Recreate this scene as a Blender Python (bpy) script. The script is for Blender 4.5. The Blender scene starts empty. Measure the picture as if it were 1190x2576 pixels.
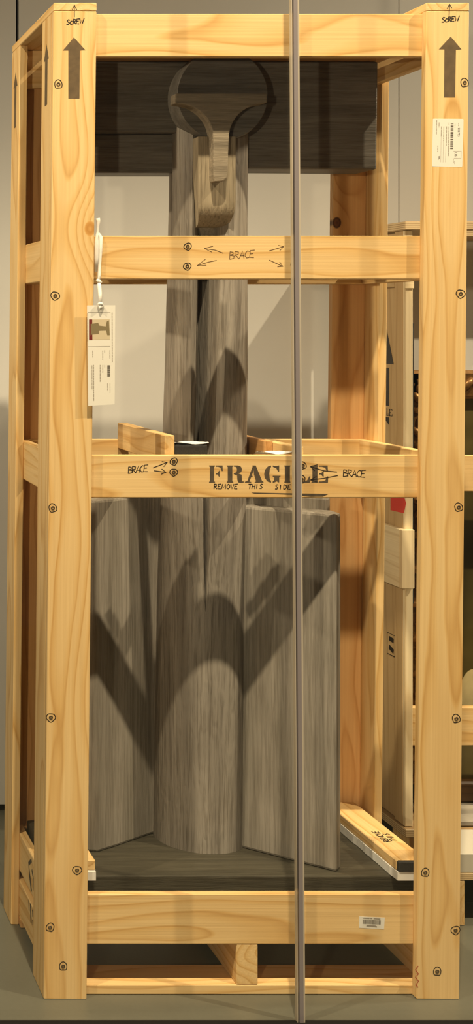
import bpy, bmesh, math, random
from mathutils import Matrix, Vector
random.seed(7)
sc = bpy.context.scene
COL = sc.collection

# ------------------------------------------------------------------ camera
F_PX, CAM_Y, CAM_Z = 3360.0, -2.8, 1.42
VX, VY = -640.0, 810.0
cam_d = bpy.data.cameras.new('camera')
cam_d.sensor_fit = 'VERTICAL'; cam_d.sensor_height = 36.0
cam_d.lens = F_PX / 2576 * 36.0
cam_d.shift_x = (595 - VX) / 2576
cam_d.shift_y = -(1288 - VY) / 2576
cam_d.clip_start = 0.05
cam = bpy.data.objects.new('camera', cam_d); COL.objects.link(cam)
cam.location = (0, CAM_Y, CAM_Z); cam.rotation_euler = (math.pi / 2, 0, 0)
sc.camera = cam

# ------------------------------------------------------------------ world, lamps, exposure
world = bpy.data.worlds.new('room_light'); sc.world = world; world.use_nodes = True
bg = world.node_tree.nodes['Background']
bg.inputs[0].default_value = (1.0, 0.90, 0.76, 1); bg.inputs[1].default_value = 0.05
sc.view_settings.view_transform = 'Standard'; sc.view_settings.look = 'None'
sc.view_settings.gamma = 1.0; sc.view_settings.use_curve_mapping = False
sc.view_settings.exposure = 0.0

def spot(name, loc, target, power, angle, blend=0.8, radius=0.03, color=(1, .82, .55)):
    l = bpy.data.lights.new(name, 'SPOT'); l.energy = power; l.color = color
    l.spot_size = math.radians(angle); l.spot_blend = blend; l.shadow_soft_size = radius
    o = bpy.data.objects.new(name, l); COL.objects.link(o); o.location = loc
    o.rotation_euler = (Vector(target) - Vector(loc)).to_track_quat('-Z', 'Y').to_euler()
    return o
spot('track_spot_left', (-1.7, -1.62, 5.0), (0.95, .1, .3), 570, 47, .8, .04)
spot('track_spot_middle', (0.65, -1.62, 5.0), (1.10, .1, .3), 1000, 45, .8, .04)
spot('track_spot_right', (3.9, -1.62, 5.0), (1.20, .1, .3), 860, 47, .8, .04)
spot('added_side_spot_left', (-3.0, .20, 2.95), (0.95, .3, 1.75), 330, 34, 1.0, radius=.06)  # added unseen lamp: brightens the disc rim and left-facing inner faces
spot('added_wall_spot_right', (4.4, .25, 3.3), (1.6, 1.07, 1.6), 400, 80, radius=.08)  # added unseen lamp to lift the wall behind the crates
spot('gallery_spot_low_left', (-1.0, -3.4, 1.5), (1.05, .15, 1.4), 135, 60, radius=.04)

# ------------------------------------------------------------------ helpers
def at(px, py, y=0.0):
    """point of the room seen at pixel (px,py) at depth y behind the crate front"""
    d = y - CAM_Y
    return Vector(((px - VX) * d / F_PX, y, CAM_Z - (py - VY) * d / F_PX))

def tag(o, label=None, cat=None, group=None, kind=None):
    if label: o['label'] = label
    if cat: o['category'] = cat
    if group: o['group'] = group
    if kind: o['kind'] = kind
    return o

def empty(name, loc, label=None, cat=None, group=None):
    o = bpy.data.objects.new(name, None); COL.objects.link(o); o.location = loc
    o.empty_display_size = .05
    return tag(o, label, cat, group)

MW = {}   # world matrices by object name
def put(name, me, mat, parent=None, matrix=None):
    o = bpy.data.objects.new(name, me); COL.objects.link(o)
    if mat is not None and not len(me.materials): me.materials.append(mat)
    m = matrix.copy() if matrix is not None else Matrix.Identity(4)
    MW[o.name] = m
    if parent is not None:
        o.parent = parent
        pm = MW.get(parent.name)
        if pm is None: pm = Matrix.Translation(parent.location)
        o.matrix_basis = pm.inverted() @ m
    else:
        o.matrix_basis = m
    return o

def mesh_from(bm, smooth=False):
    me = bpy.data.meshes.new('m')
    bmesh.ops.recalc_face_normals(bm, faces=bm.faces)
    bm.to_mesh(me); bm.free()
    if smooth:
        for p in me.polygons: p.use_smooth = True
    return me

def pydata(verts, faces, smooth=False, recalc=True):
    me = bpy.data.meshes.new('m'); me.from_pydata([tuple(v) for v in verts], [], faces); me.update()
    if recalc:
        bm = bmesh.new(); bm.from_mesh(me); bmesh.ops.recalc_face_normals(bm, faces=bm.faces); bm.to_mesh(me); bm.free()
    if smooth:
        for p in me.polygons: p.use_smooth = True
    return me

def box_bm(dx, dy, dz, bevel=.0016, seg=1):
    bm = bmesh.new(); bmesh.ops.create_cube(bm, size=1)
    bmesh.ops.scale(bm, vec=(dx, dy, dz), verts=bm.verts)
    if bevel: bmesh.ops.bevel(bm, geom=list(bm.edges), offset=min(bevel, .3*min(dx, dy, dz)), segments=seg, profile=.6, affect='EDGES')
    return bm

LEAN = 0.0101
PERM = {'x': Matrix.Identity(4),
        'z': Matrix(((0, 1, 0, 0), (0, 0, 1, 0), (1, 0, 0, 0), (0, 0, 0, 1))),
        'y': Matrix(((0, 0, 1, 0), (1, 0, 0, 0), (0, 1, 0, 0), (0, 0, 0, 1)))}
def lx(x, z): return x + LEAN * z

def board(name, mat, parent, x, y, z, axis, lean=True, bevel=.0016, grain=None, tint=1.0):
    """a plank filling x,y,z ranges; its long axis is local X so that the grain follows it"""
    dx, dy, dz = x[1]-x[0], y[1]-y[0], z[1]-z[0]
    loc = {'x': (dx, dy, dz), 'z': (dz, dx, dy), 'y': (dy, dz, dx)}[axis]
    me = mesh_from(box_bm(*loc, bevel=bevel))
    zc = (z[0]+z[1])/2
    c = Vector(((x[0]+x[1])/2 + (LEAN*zc if lean else 0), (y[0]+y[1])/2, zc))
    R = Matrix.Rotation(math.atan(LEAN), 4, 'Y') if (lean and axis == 'z') else Matrix.Identity(4)
    o = put(name, me, mat, parent, Matrix.Translation(c) @ R @ PERM[axis])
    g = grain if grain is not None else (random.uniform(-.035, .035), random.choice((-1, 1))*random.uniform(.03, .07))
    th = 1 if loc[1] < loc[2] else 2            # the thin direction
    o['grain_y'] = float(g[1] if th == 1 else g[0]); o['grain_z'] = float(g[0] if th == 1 else g[1])
    o['grain_s'] = random.uniform(0, 40); o['tint'] = float(tint)
    return o

def prism(pts, y0, y1, bevel=0, seg=2):
    """an outline in the x-z plane (world points as (x,z)) extruded from y0 to y1"""
    bm = bmesh.new()
    f = bm.faces.new([bm.verts.new((p[0], y0, p[1])) for p in pts])
    r = bmesh.ops.extrude_face_region(bm, geom=[f])
    bmesh.ops.translate(bm, vec=(0, y1-y0, 0), verts=[v for v in r['geom'] if isinstance(v, bmesh.types.BMVert)])
    if bevel:
        es = [e for e in bm.edges if len(e.link_faces) == 2 and e.calc_face_angle(0) > .5]
        bmesh.ops.bevel(bm, geom=es, offset=bevel, segments=seg, profile=.5, affect='EDGES')
    return bm

def plan_prism(pts, z0, z1, bevel=0, lean=True, seg=2):
    bm = bmesh.new()
    f = bm.faces.new([bm.verts.new((p[0], p[1], z0)) for p in pts])
    r = bmesh.ops.extrude_face_region(bm, geom=[f])
    bmesh.ops.translate(bm, vec=(0, 0, z1-z0), verts=[v for v in r['geom'] if isinstance(v, bmesh.types.BMVert)])
    if bevel:
        es = [e for e in bm.edges if e.calc_face_angle(0) > .3]
        bmesh.ops.bevel(bm, geom=es, offset=bevel, segments=seg, profile=.5, affect='EDGES')
    return bm

def tube(pts, radii, n=8, flat=1.0):
    bm = bmesh.new(); rings = []
    pts = [Vector(p) for p in pts]
    if not hasattr(radii, '__len__'): radii = [radii]*len(pts)
    for i, p in enumerate(pts):
        t = (pts[min(i+1, len(pts)-1)] - pts[max(i-1, 0)]).normalized()
        a = t.cross(Vector((0, 1, 0)));  a = a.normalized() if a.length > 1e-4 else Vector((1, 0, 0))
        b = t.cross(a).normalized()
        rings.append([bm.verts.new(p + (a*math.cos(2*math.pi*k/n) + b*math.sin(2*math.pi*k/n)*flat)*radii[i]) for k in range(n)])
    for i in range(len(rings)-1):
        for k in range(n):
            bm.faces.new((rings[i][k], rings[i][(k+1) % n], rings[i+1][(k+1) % n], rings[i+1][k]))
    bm.faces.new(rings[0]); bm.faces.new(rings[-1][::-1])
    return bm

def ribbon_mesh(lines, width, frame):
    """flat ink strokes; lines are 2-D polylines, frame(u,v) gives the 3-D point, width in the 2-D units"""
    V, F = [], []
    for ln in lines:
        w = width
        if isinstance(ln, tuple) and len(ln) == 2 and isinstance(ln[1], float): ln, w = ln
        n = len(ln); base = len(V)
        for i, (u, v) in enumerate(ln):
            a = ln[max(i-1, 0)]; b = ln[min(i+1, n-1)]
            du, dv = b[0]-a[0], b[1]-a[1]; L = math.hypot(du, dv) or 1
            nx, ny = -dv/L*w/2, du/L*w/2
            V.append(frame(u+nx, v+ny)); V.append(frame(u-nx, v-ny))
        for i in range(n-1):
            F.append((base+2*i, base+2*i+1, base+2*i+3, base+2*i+2))
    return pydata(V, F, recalc=False)

def poly_mesh(polys, frame):
    bm = bmesh.new()
    for p in polys:
        bm.faces.new([bm.verts.new(frame(*q)) for q in p])
    bm.normal_update()
    bmesh.ops.triangulate(bm, faces=bm.faces)
    return mesh_from(bm)

def front(y):                       # a print lying on a surface at depth y, drawn in photograph pixels
    return lambda u, v: at(u, v, y)

# ------------------------------------------------------------------ materials
def newmat(name):
    m = bpy.data.materials.new(name); m.use_nodes = True
    nt = m.node_tree; b = nt.nodes['Principled BSDF']
    return m, nt, b
def N(nt, t, **k):
    n = nt.nodes.new(t)
    for a, v in k.items(): setattr(n, a, v)
    return n
def math_node(nt, op, a, b=None, c=None):
    n = nt.nodes.new('ShaderNodeMath'); n.operation = op
    for i, v in enumerate((a, b, c)):
        if v is None: continue
        if isinstance(v, (int, float)): n.inputs[i].default_value = v
        else: nt.links.new(v, n.inputs[i])
    return n.outputs[0]
def ramp(nt, fac, stops):
    r = nt.nodes.new('ShaderNodeValToRGB'); e = r.color_ramp.elements
    while len(e) < len(stops): e.new(.5)
    for el, (p, c) in zip(e, stops): el.position = p; el.color = (*c, 1)
    nt.links.new(fac, r.inputs[0]); return r.outputs[0]
def mix(nt, fac, a, b, mode='MIX'):
    n = nt.nodes.new('ShaderNodeMix'); n.data_type = 'RGBA'; n.blend_type = mode
    for s, v in ((0, fac), (6, a), (7, b)):
        if isinstance(v, (int, float)): n.inputs[s].default_value = v
        elif isinstance(v, tuple): n.inputs[s].default_value = (*v, 1) if len(v) == 3 else v
        else: nt.links.new(v, n.inputs[s])
    return n.outputs[2]
def plain(name, col, rough=.6, noise=0.0, metallic=0.0, scale=40):
    m, nt, b = newmat(name)
    b.inputs['Roughness'].default_value = rough; b.inputs['Metallic'].default_value = metallic
    if noise:
        t = N(nt, 'ShaderNodeTexNoise'); t.inputs['Scale'].default_value = scale; t.inputs['Detail'].default_value = 4
        tc = N(nt, 'ShaderNodeTexCoord'); nt.links.new(tc.outputs['Object'], t.inputs['Vector'])
        c = ramp(nt, t.outputs[0], [(.25, tuple(x*(1-noise) for x in col)), (.75, tuple(min(1, x*(1+noise)) for x in col))])
        nt.links.new(c, b.inputs['Base Color'])
    else: b.inputs['Base Color'].default_value = (*col, 1)
    return m

def pine(name, light, mid, dark, ring=.017, knots=(), kcol=((.09, .03, .008), (.16, .055, .014), (.07, .025, .008)), rough=.55):
    m, nt, b = newmat(name); L = nt.links
    tc = N(nt, 'ShaderNodeTexCoord'); sep = N(nt, 'ShaderNodeSeparateXYZ'); L.new(tc.outputs['Object'], sep.inputs[0])
    def attr(n):
        a = N(nt, 'ShaderNodeAttribute'); a.attribute_type = 'OBJECT'; a.attribute_name = n; return a.outputs['Fac']
    gy, gz, gs, tint = attr('grain_y'), attr('grain_z'), attr('grain_s'), attr('tint')
    x = math_node(nt, 'ADD', sep.outputs[0], gs)
    def noise(sx, syz, scale, detail=2):
        c = N(nt, 'ShaderNodeCombineXYZ')
        L.new(math_node(nt, 'MULTIPLY', x, sx), c.inputs[0])
        L.new(math_node(nt, 'MULTIPLY', sep.outputs[1], syz), c.inputs[1])
        L.new(math_node(nt, 'MULTIPLY', sep.outputs[2], syz), c.inputs[2])
        t = N(nt, 'ShaderNodeTexNoise'); t.inputs['Scale'].default_value = scale; t.inputs['Detail'].default_value = detail
        L.new(c.outputs[0], t.inputs['Vector']); return t
    n1 = noise(1.0, 5.0, 1.8, 1)           # slow wander of the heart along the board
    sc1 = N(nt, 'ShaderNodeSeparateXYZ'); L.new(n1.outputs['Color'], sc1.inputs[0])
    n2 = noise(1.0, 3.5, 7.0, 1)           # local waves
    yy = math_node(nt, 'ADD', math_node(nt, 'ADD', sep.outputs[1], gy), math_node(nt, 'MULTIPLY', math_node(nt, 'SUBTRACT', sc1.outputs[0], .5), .075))
    zz = math_node(nt, 'ADD', math_node(nt, 'ADD', sep.outputs[2], gz), math_node(nt, 'MULTIPLY', math_node(nt, 'SUBTRACT', sc1.outputs[1], .5), .075))
    r = math_node(nt, 'SQRT', math_node(nt, 'ADD', math_node(nt, 'MULTIPLY', yy, yy), math_node(nt, 'MULTIPLY', zz, zz)))
    r = math_node(nt, 'ADD', r, math_node(nt, 'MULTIPLY', n2.outputs[0], .007))
    for (kx, ka, kw, rad) in knots:          # the rings swing round each knot
        d = math_node(nt, 'MULTIPLY', math_node(nt, 'SUBTRACT', sep.outputs[0], kx), .55); d2 = math_node(nt, 'MULTIPLY', d, d)
        for s_, kk in ((1, ka), (2, kw)):
            if kk is not None:
                e = math_node(nt, 'SUBTRACT', sep.outputs[s_], kk); d2 = math_node(nt, 'ADD', d2, math_node(nt, 'MULTIPLY', e, e))
        r = math_node(nt, 'ADD', r, math_node(nt, 'MULTIPLY', math_node(nt, 'EXPONENT', math_node(nt, 'DIVIDE', d2, -(rad*3.4)**2)), .04))
    ph = math_node(nt, 'FRACT', math_node(nt, 'DIVIDE', r, ring))
    c = ramp(nt, ph, [(0, light), (.40, light), (.74, mid), (.88, dark), (.94, mid), (1, light)])
    # some bands of the board carry weaker rings
    n3 = noise(.6, 14, 2.2, 2)
    c = mix(nt, math_node(nt, 'MULTIPLY', n3.outputs[0], .72), c, light)
    fib = noise(3.0, 260, 1.0, 2)
    c = mix(nt, .35, c, ramp(nt, fib.outputs[0], [(.3, (.72, .66, .58)), (.7, (1, 1, 1))]), 'MULTIPLY')
    blot = noise(1.2, 4, 1.6, 2)
    c = mix(nt, .5, c, ramp(nt, blot.outputs[0], [(.3, (.88, .80, .70)), (.65, (1, 1, 1))]), 'MULTIPLY')
    for (kx, ka, kw, rad) in knots:          # kx along, ka across (y), kw across (z) or None
        d = math_node(nt, 'MULTIPLY', math_node(nt, 'SUBTRACT', sep.outputs[0], kx), .75)
        d2 = math_node(nt, 'MULTIPLY', d, d)
        if ka is not None:
            e = math_node(nt, 'SUBTRACT', sep.outputs[1], ka); d2 = math_node(nt, 'ADD', d2, math_node(nt, 'MULTIPLY', e, e))
        if kw is not None:
            e = math_node(nt, 'SUBTRACT', sep.outputs[2], kw); d2 = math_node(nt, 'ADD', d2, math_node(nt, 'MULTIPLY', e, e))
        q = math_node(nt, 'DIVIDE', math_node(nt, 'SQRT', d2), rad)
        q = math_node(nt, 'ADD', q, math_node(nt, 'MULTIPLY', math_node(nt, 'SUBTRACT', n2.outputs[0], .5), .5))
        kc = ramp(nt, q, [(0, kcol[0]), (.45, kcol[1]), (.75, kcol[2]), (1.0, mid)])
        msk = ramp(nt, q, [(.85, (1, 1, 1)), (1.25, (0, 0, 0))])
        c = mix(nt, msk, c, kc)
    c = mix(nt, 1.0, c, tint, 'MULTIPLY')
    L.new(c, b.inputs['Base Color'])
    b.inputs['Roughness'].default_value = rough
    b.inputs['Specular IOR Level'].default_value = .3
    bp = N(nt, 'ShaderNodeBump'); bp.inputs['Strength'].default_value = .12; bp.inputs['Distance'].default_value = .002
    L.new(fib.outputs[0], bp.inputs['Height']); L.new(bp.outputs[0], b.inputs['Normal'])
    return m

PL, PM, PD = (.84, .60, .29), (.76, .48, .175), (.58, .31, .08)
M_PINE = pine('pine', PL, PM, PD)
M_PINE_KNOT = pine('pine_with_knot', (.74, .45, .20), (.66, .37, .145), (.52, .255, .08), knots=((.623, -.030, None, .0125),))  # stronger orange puts light bounced inside the crate into the colour
M_PINE_POST = pine('pine_post_with_knot', PL, PM, PD, ring=.016, knots=((.58, .036, None, .013),), kcol=((.66, .36, .11), (.52, .25, .06), (.60, .31, .085)))
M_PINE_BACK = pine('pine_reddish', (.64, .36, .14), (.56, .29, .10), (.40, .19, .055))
M_WALNUT = pine('dark_walnut', (.11, .06, .022), (.08, .042, .014), (.04, .02, .007), rough=.35)
M_PINE_DULL = pine('pine_dull', (.40, .31, .15), (.34, .25, .11), (.26, .18, .07))
M_PLY = pine('pine_plywood', (.62, .45, .24), (.56, .40, .20), (.46, .31, .14), ring=.03)
M_PLYP = pine('pale_ply', (.88, .76, .52), (.82, .68, .43), (.70, .54, .31), ring=.02)

def layered():
    m, nt, b = newmat('plywood_edge_layers')
    tc = N(nt, 'ShaderNodeTexCoord'); sep = N(nt, 'ShaderNodeSeparateXYZ'); nt.links.new(tc.outputs['Object'], sep.inputs[0])
    f = math_node(nt, 'FRACT', math_node(nt, 'MULTIPLY', sep.outputs[2], 210))
    nt.links.new(ramp(nt, f, [(0, (.30, .19, .085)), (.3, (.34, .22, .10)), (.36, (.60, .46, .26)), (.95, (.62, .47, .27))]), b.inputs['Base Color'])
    b.inputs['Roughness'].default_value = .6
    return m
M_LAYER = layered()

def sculpt(name, axis, col_a, col_b, gouge=0.0, rough=.5):
    """stained, tooled timber: streaks along the given axis"""
    m, nt, b = newmat(name); L = nt.links
    tc = N(nt, 'ShaderNodeTexCoord'); mp = N(nt, 'ShaderNodeMapping'); L.new(tc.outputs['Object'], mp.inputs[0])
    s = {'z': (1, 1, .035), 'x': (.05, 1, 1)}[axis]
    mp.inputs['Scale'].default_value = s
    t1 = N(nt, 'ShaderNodeTexNoise'); t1.inputs['Scale'].default_value = 210; t1.inputs['Detail'].default_value = 4; t1.inputs['Roughness'].default_value = .65
    t1.inputs['Distortion'].default_value = .4
    L.new(mp.outputs[0], t1.inputs['Vector'])
    t2 = N(nt, 'ShaderNodeTexNoise'); t2.inputs['Scale'].default_value = 38; t2.inputs['Detail'].default_value = 3
    L.new(mp.outputs[0], t2.inputs['Vector'])
    t3 = N(nt, 'ShaderNodeTexNoise'); t3.inputs['Scale'].default_value = 7; t3.inputs['Detail'].default_value = 3
    L.new(tc.outputs['Object'], t3.inputs['Vector'])
    c = ramp(nt, t2.outputs[0], [(.3, col_b), (.68, col_a)])
    c = mix(nt, .7 if gouge else .55, c, ramp(nt, t1.outputs[0], [(.34, (.40, .37, .33)), (.52 if gouge else .6, (1, 1, 1))]), 'MULTIPLY')
    c = mix(nt, .5, c, ramp(nt, t3.outputs[0], [(.3, (.70, .70, .68)), (.7, (1.0, 1.0, 1.0))]), 'MULTIPLY')
    h = t1.outputs[0]
    if gouge:
        mp2 = N(nt, 'ShaderNodeMapping'); L.new(tc.outputs['Object'], mp2.inputs[0]); mp2.inputs['Scale'].default_value = (1, 1, .22)
        v = N(nt, 'ShaderNodeTexVoronoi'); v.inputs['Scale'].default_value = 85; v.feature = 'SMOOTH_F1'; v.inputs['Randomness'].default_value = 1
        nd = N(nt, 'ShaderNodeTexNoise'); nd.inputs['Scale'].default_value = 30; L.new(mp2.outputs[0], nd.inputs['Vector'])
        vv = N(nt, 'ShaderNodeMix'); vv.data_type = 'VECTOR'; vv.inputs[0].default_value = .08
        L.new(mp2.outputs[0], vv.inputs[4]); L.new(nd.outputs['Color'], vv.inputs[5]); L.new(vv.outputs[1], v.inputs['Vector'])
        h = math_node(nt, 'ADD', math_node(nt, 'MULTIPLY', h, .45), math_node(nt, 'MULTIPLY', v.outputs['Distance'], gouge))
    L.new(c, b.inputs['Base Color']); b.inputs['Roughness'].default_value = rough
    b.inputs['Specular IOR Level'].default_value = .25
    bp = N(nt, 'ShaderNodeBump'); bp.inputs['Strength'].default_value = .65 if gouge else .35; bp.inputs['Distance'].default_value = .004
    L.new(h, bp.inputs['Height']); L.new(bp.outputs[0], b.inputs['Normal'])
    return m
SA, SB = (.385, .35, .305), (.225, .20, .172)
M_COLUMN = sculpt('stained_timber_gouged', 'z', SA, SB, gouge=.55)
M_WING = sculpt('stained_timber_upright', 'z', SA, (.27, .245, .205))
M_BAR = sculpt('stained_timber_dark', 'x', (.20, .185, .165), (.125, .115, .10), rough=.45)
M_BROW = sculpt('stained_timber_brow', 'x', (.35, .295, .22), (.215, .18, .135), rough=.45)
M_FACE = sculpt('stained_timber_face', 'z', (.42, .35, .25), (.28, .235, .165), gouge=.4)
M_BASE = sculpt('stained_timber_base', 'x', (.085, .076, .054), (.055, .05, .037))

M_INK = plain('marker_ink', (.022, .016, .012), .5)
M_PEN = plain('pen_ink', (.15, .085, .035), .5)
M_STENCIL = plain('stencil_paint', (.085, .06, .034), .7, .35, scale=60)
M_STENCIL2 = plain('stencil_paint_brown', (.12, .078, .036), .7, .25, scale=60)
M_STEEL = plain('screw_steel', (.13, .09, .05), .45, metallic=.5)
M_DARK = plain('screw_recess', (.02, .015, .01), .6)
M_PAPER = plain('paper_label', (.80, .77, .70), .6)
M_PRINT = plain('label_print', (.12, .10, .08), .7)
M_PRINT2 = plain('label_print_faint', (.32, .28, .23), .7)
M_RED = plain('photo_red', (.16, .012, .010), .6)
M_OLIVE = plain('photo_olive', (.22, .17, .085), .6)
M_CREAM = plain('photo_cream', (.62, .52, .36), .6)
M_CLOTH = plain('white_cotton_tape', (.82, .79, .74), .8, .06, scale=200)
M_FOAM = plain('black_foam', (.018, .017, .016), .75, .5, scale=260)
M_TISSUE = plain('white_padding', (.80, .80, .78), .55, .05, scale=60)
M_REDTAG = plain('red_card', (.52, .045, .03), .6)
M_GOLD = plain('gilt', (.20, .10, .03), .4, .5, metallic=.6, scale=60)
M_WHITE = plain('white_board', (.80, .78, .72), .6)
M_BLACK = plain('black_gap', (.012, .011, .010), .9)
M_BLACK.node_tree.nodes['Principled BSDF'].inputs['Specular IOR Level'].default_value = .05
M_CRAYON = plain('red_crayon', (.42, .07, .03), .7)

def wall_mat():
    m, nt, b = newmat('wall_paint')
    t = N(nt, 'ShaderNodeTexNoise'); t.inputs['Scale'].default_value = 3; t.inputs['Detail'].default_value = 3
    tc = N(nt, 'ShaderNodeTexCoord'); nt.links.new(tc.outputs['Object'], t.inputs['Vector'])
    nt.links.new(ramp(nt, t.outputs[0], [(.3, (.53, .52, .49)), (.7, (.565, .555, .525))]), b.inputs['Base Color'])
    b.inputs['Roughness'].default_value = .7
    return m
def floor_mat():
    m, nt, b = newmat('floor_concrete')
    tc = N(nt, 'ShaderNodeTexCoord')
    t = N(nt, 'ShaderNodeTexNoise'); t.inputs['Scale'].default_value = 2.2; t.inputs['Detail'].default_value = 5
    t2 = N(nt, 'ShaderNodeTexNoise'); t2.inputs['Scale'].default_value = 160; t2.inputs['Detail'].default_value = 3
    for q in (t, t2): nt.links.new(tc.outputs['Object'], q.inputs['Vector'])
    c = ramp(nt, t.outputs[0], [(.35, (.092, .092, .071)), (.65, (.122, .121, .094))])
    c = mix(nt, .4, c, ramp(nt, t2.outputs[0], [(.3, (.8, .8, .8)), (.7, (1, 1, 1))]), 'MULTIPLY')
    nt.links.new(c, b.inputs['Base Color']); b.inputs['Roughness'].default_value = .38
    return m
def glass_mat():
    m = bpy.data.materials.new('clear_glass'); m.use_nodes = True; nt = m.node_tree
    nt.nodes.remove(nt.nodes['Principled BSDF']); out = nt.nodes['Material Output']
    tr = N(nt, 'ShaderNodeBsdfTransparent'); tr.inputs[0].default_value = (.985, .985, .975, 1)
    gl = N(nt, 'ShaderNodeBsdfGlossy'); gl.inputs['Roughness'].default_value = .02
    mx = N(nt, 'ShaderNodeMixShader'); mx.inputs[0].default_value = .035
    nt.links.new(tr.outputs[0], mx.inputs[1]); nt.links.new(gl.outputs[0], mx.inputs[2]); nt.links.new(mx.outputs[0], out.inputs[0])
    return m
M_WALL, M_FLOOR, M_GLASS = wall_mat(), floor_mat(), glass_mat()
M_SEAM = plain('glass_edge_mauve', (.21, .185, .185), .2)
M_SEAML = plain('glass_edge_pale', (.42, .37, .29), .2)

# ------------------------------------------------------------------ structure
def sbox(name, x, y, z, mat, parent=None, kind='structure', bevel=0):
    o = put(name, mesh_from(box_bm(x[1]-x[0], y[1]-y[0], z[1]-z[0], bevel)), mat, parent,
            Matrix.Translation(((x[0]+x[1])/2, (y[0]+y[1])/2, (z[0]+z[1])/2)))
    if kind and parent is None: o['kind'] = kind
    return o
WALL_Y = 1.07
sbox('floor', (-3.5, 6), (-3.6, WALL_Y + .06), (-.08, 0), M_FLOOR)
wall = sbox('wall_back', (-3.5, 6), (WALL_Y + .022, WALL_Y + .06), (0, 3.6), M_BLACK)
g1 = at(43.5, 50, WALL_Y).x; g2 = at(1003.5, 300, WALL_Y).x
for a, b_ in ((-3.5, g1 - .0045), (g1 + .0045, g2 - .0011), (g2 + .0011, 6)):
    sbox('wall_panel', (a, b_), (WALL_Y, WALL_Y + .022), (.022, 3.6), M_WALL, wall, bevel=.0008)

# glass screen in front of the crate: two panes meeting at a leaning joint, standing in a floor channel
GY = -.09
jx = lambda z: at(740, 0, GY).x + (at(740, 0, GY).z - z) * (15.5 / 2576.0) 
ztop, zbot = 2.45, .0
def pane(name, xa, xb):
    v = []
    for y in (GY - .005, GY + .005):
        for z in (zbot, ztop):
            v.append((xa(z), y, z)); v.append((xb(z), y, z))
    f = [(0, 1, 3, 2), (4, 5, 7, 6), (0, 1, 5, 4), (2, 3, 7, 6), (0, 2, 6, 4), (1, 3, 7, 5)]
    o = put(name, pydata(v, f), M_GLASS); o['kind'] = 'structure'; return o
pane('window_1', lambda z: -2.6, lambda z: jx(z) - .0080)
pane('window_2', lambda z: jx(z) + .0080, lambda z: 4.2)
def strip(name, a, b_, y0, y1, mat, parent=None):
    v = []
    for y in (y0, y1):
        for z in (zbot, ztop):
            v.append((jx(z) + a, y, z)); v.append((jx(z) + b_, y, z))
    f = [(0, 1, 3, 2), (4, 5, 7, 6), (0, 1, 5, 4), (2, 3, 7, 6), (0, 2, 6, 4), (1, 3, 7, 5)]
    o = put(name, pydata(v, f), mat, parent)
    if parent is None: o['kind'] = 'structure'
    return o
trim = strip('trim_1', -.0036, .0042, GY - .0065, GY + .0065, M_SEAM)
strip('pane_edge', .0043, .0078, GY - .0055, GY + .0055, M_SEAML, trim)
strip('pane_edge', -.0078, -.0066, GY - .0055, GY + .0055, M_SEAML, trim)
sbox('trim_2', (-2.6, 4.2), (GY - .035, GY + .004 - .0), (-.0, .0015), M_BLACK)

# ------------------------------------------------------------------ the travel crate
X0, X1 = .625, 1.4965            # outer faces at floor level; everything leans LEAN to the right going up
T, W = .019, .090                # plank thickness and width
D = .436                         # crate depth
crate = empty('travel_crate', (1.06, .2, 0), 'tall open pine travel crate stencilled FRAGILE, holding the dark wooden sculpture', 'crate')
ZT = 2.072
def B(name, x, y, z, axis, mat=None, **k): return board(name, mat or M_PINE, crate, x, y, z, axis, **k)
# corner posts: a face plank and a side plank each
lp = B('post', (X0, X0+W), (0, T), (0, ZT), 'z', M_PINE_POST, grain=(.012, .05))
rp = B('post', (X1-W, X1), (0, T), (0, ZT), 'z', grain=(-.02, -.055))
lps = B('side_plank', (X0, X0+T), (T, T+W), (0, ZT), 'z')
rps = B('side_plank', (X1-T, X1), (T, T+W), (0, ZT), 'z')
lbs = B('side_plank', (X0, X0+T), (D-W, D), (0, ZT), 'z')
rbs = B('side_plank', (X1-T, X1), (D-W, D), (0, ZT), 'z')
B('post', (X0+T, X0+.0985), (D-T, D), (0, ZT), 'z', M_PINE_BACK)
B('post', (X1-.0985, X1-T), (D-T, D), (0, ZT), 'z', M_PINE_KNOT, grain=(.0, .06))
# top plates
tpl = B('top_plate', (X0, X0+W), (0, D), (ZT, ZT+.0175), 'y')
tpr = B('top_plate', (X1-W, X1), (0, D), (ZT, ZT+.0175), 'y')
B('top_panel', (X0+W-.0005, X1-W+.0005), (2*T-.0003, D-2*T+.0003), (2.045, 2.062), 'x', M_PLY)
# front, side and back rails
FY = (T, 2*T); BY = (D-2*T, D-T)
RX = (X0+T, X1-T)
levels = {'top': (1.98, 2.0705), 'mid': (1.5105, 1.602), 'low': (1.049, 1.139), 'foot': (.107, .212)}
rails = {}
for k, z in levels.items():
    rails[k] = B('front_rail', RX, FY, z, 'x', grain=(random.uniform(-.02, .02), random.choice((-.05, .05))), tint=1.0)
for k in ('top', 'mid', 'low'):
    B('back_rail', RX, BY, (levels[k][0], levels[k][1]), 'x')
for k in ('mid', 'low'):
    B('side_rail', (X0+T, X0+2*T), (2*T, D-2*T), levels[k], 'y')
for k in ('top', 'mid', 'low'):
    B('side_rail', (X1-2*T, X1-T), (2*T, D-2*T), levels[k], 'y')
sfl = B('side_rail', (X0+T, X0+2*T), (2*T, D-2*T), (.128, .215), 'y')
B('side_rail', (X1-2*T, X1-T), (2*T, D-2*T), (.128, .215), 'y')
B('back_rail', RX, BY, (.107, .212), 'x', M_PINE_BACK)
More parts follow.
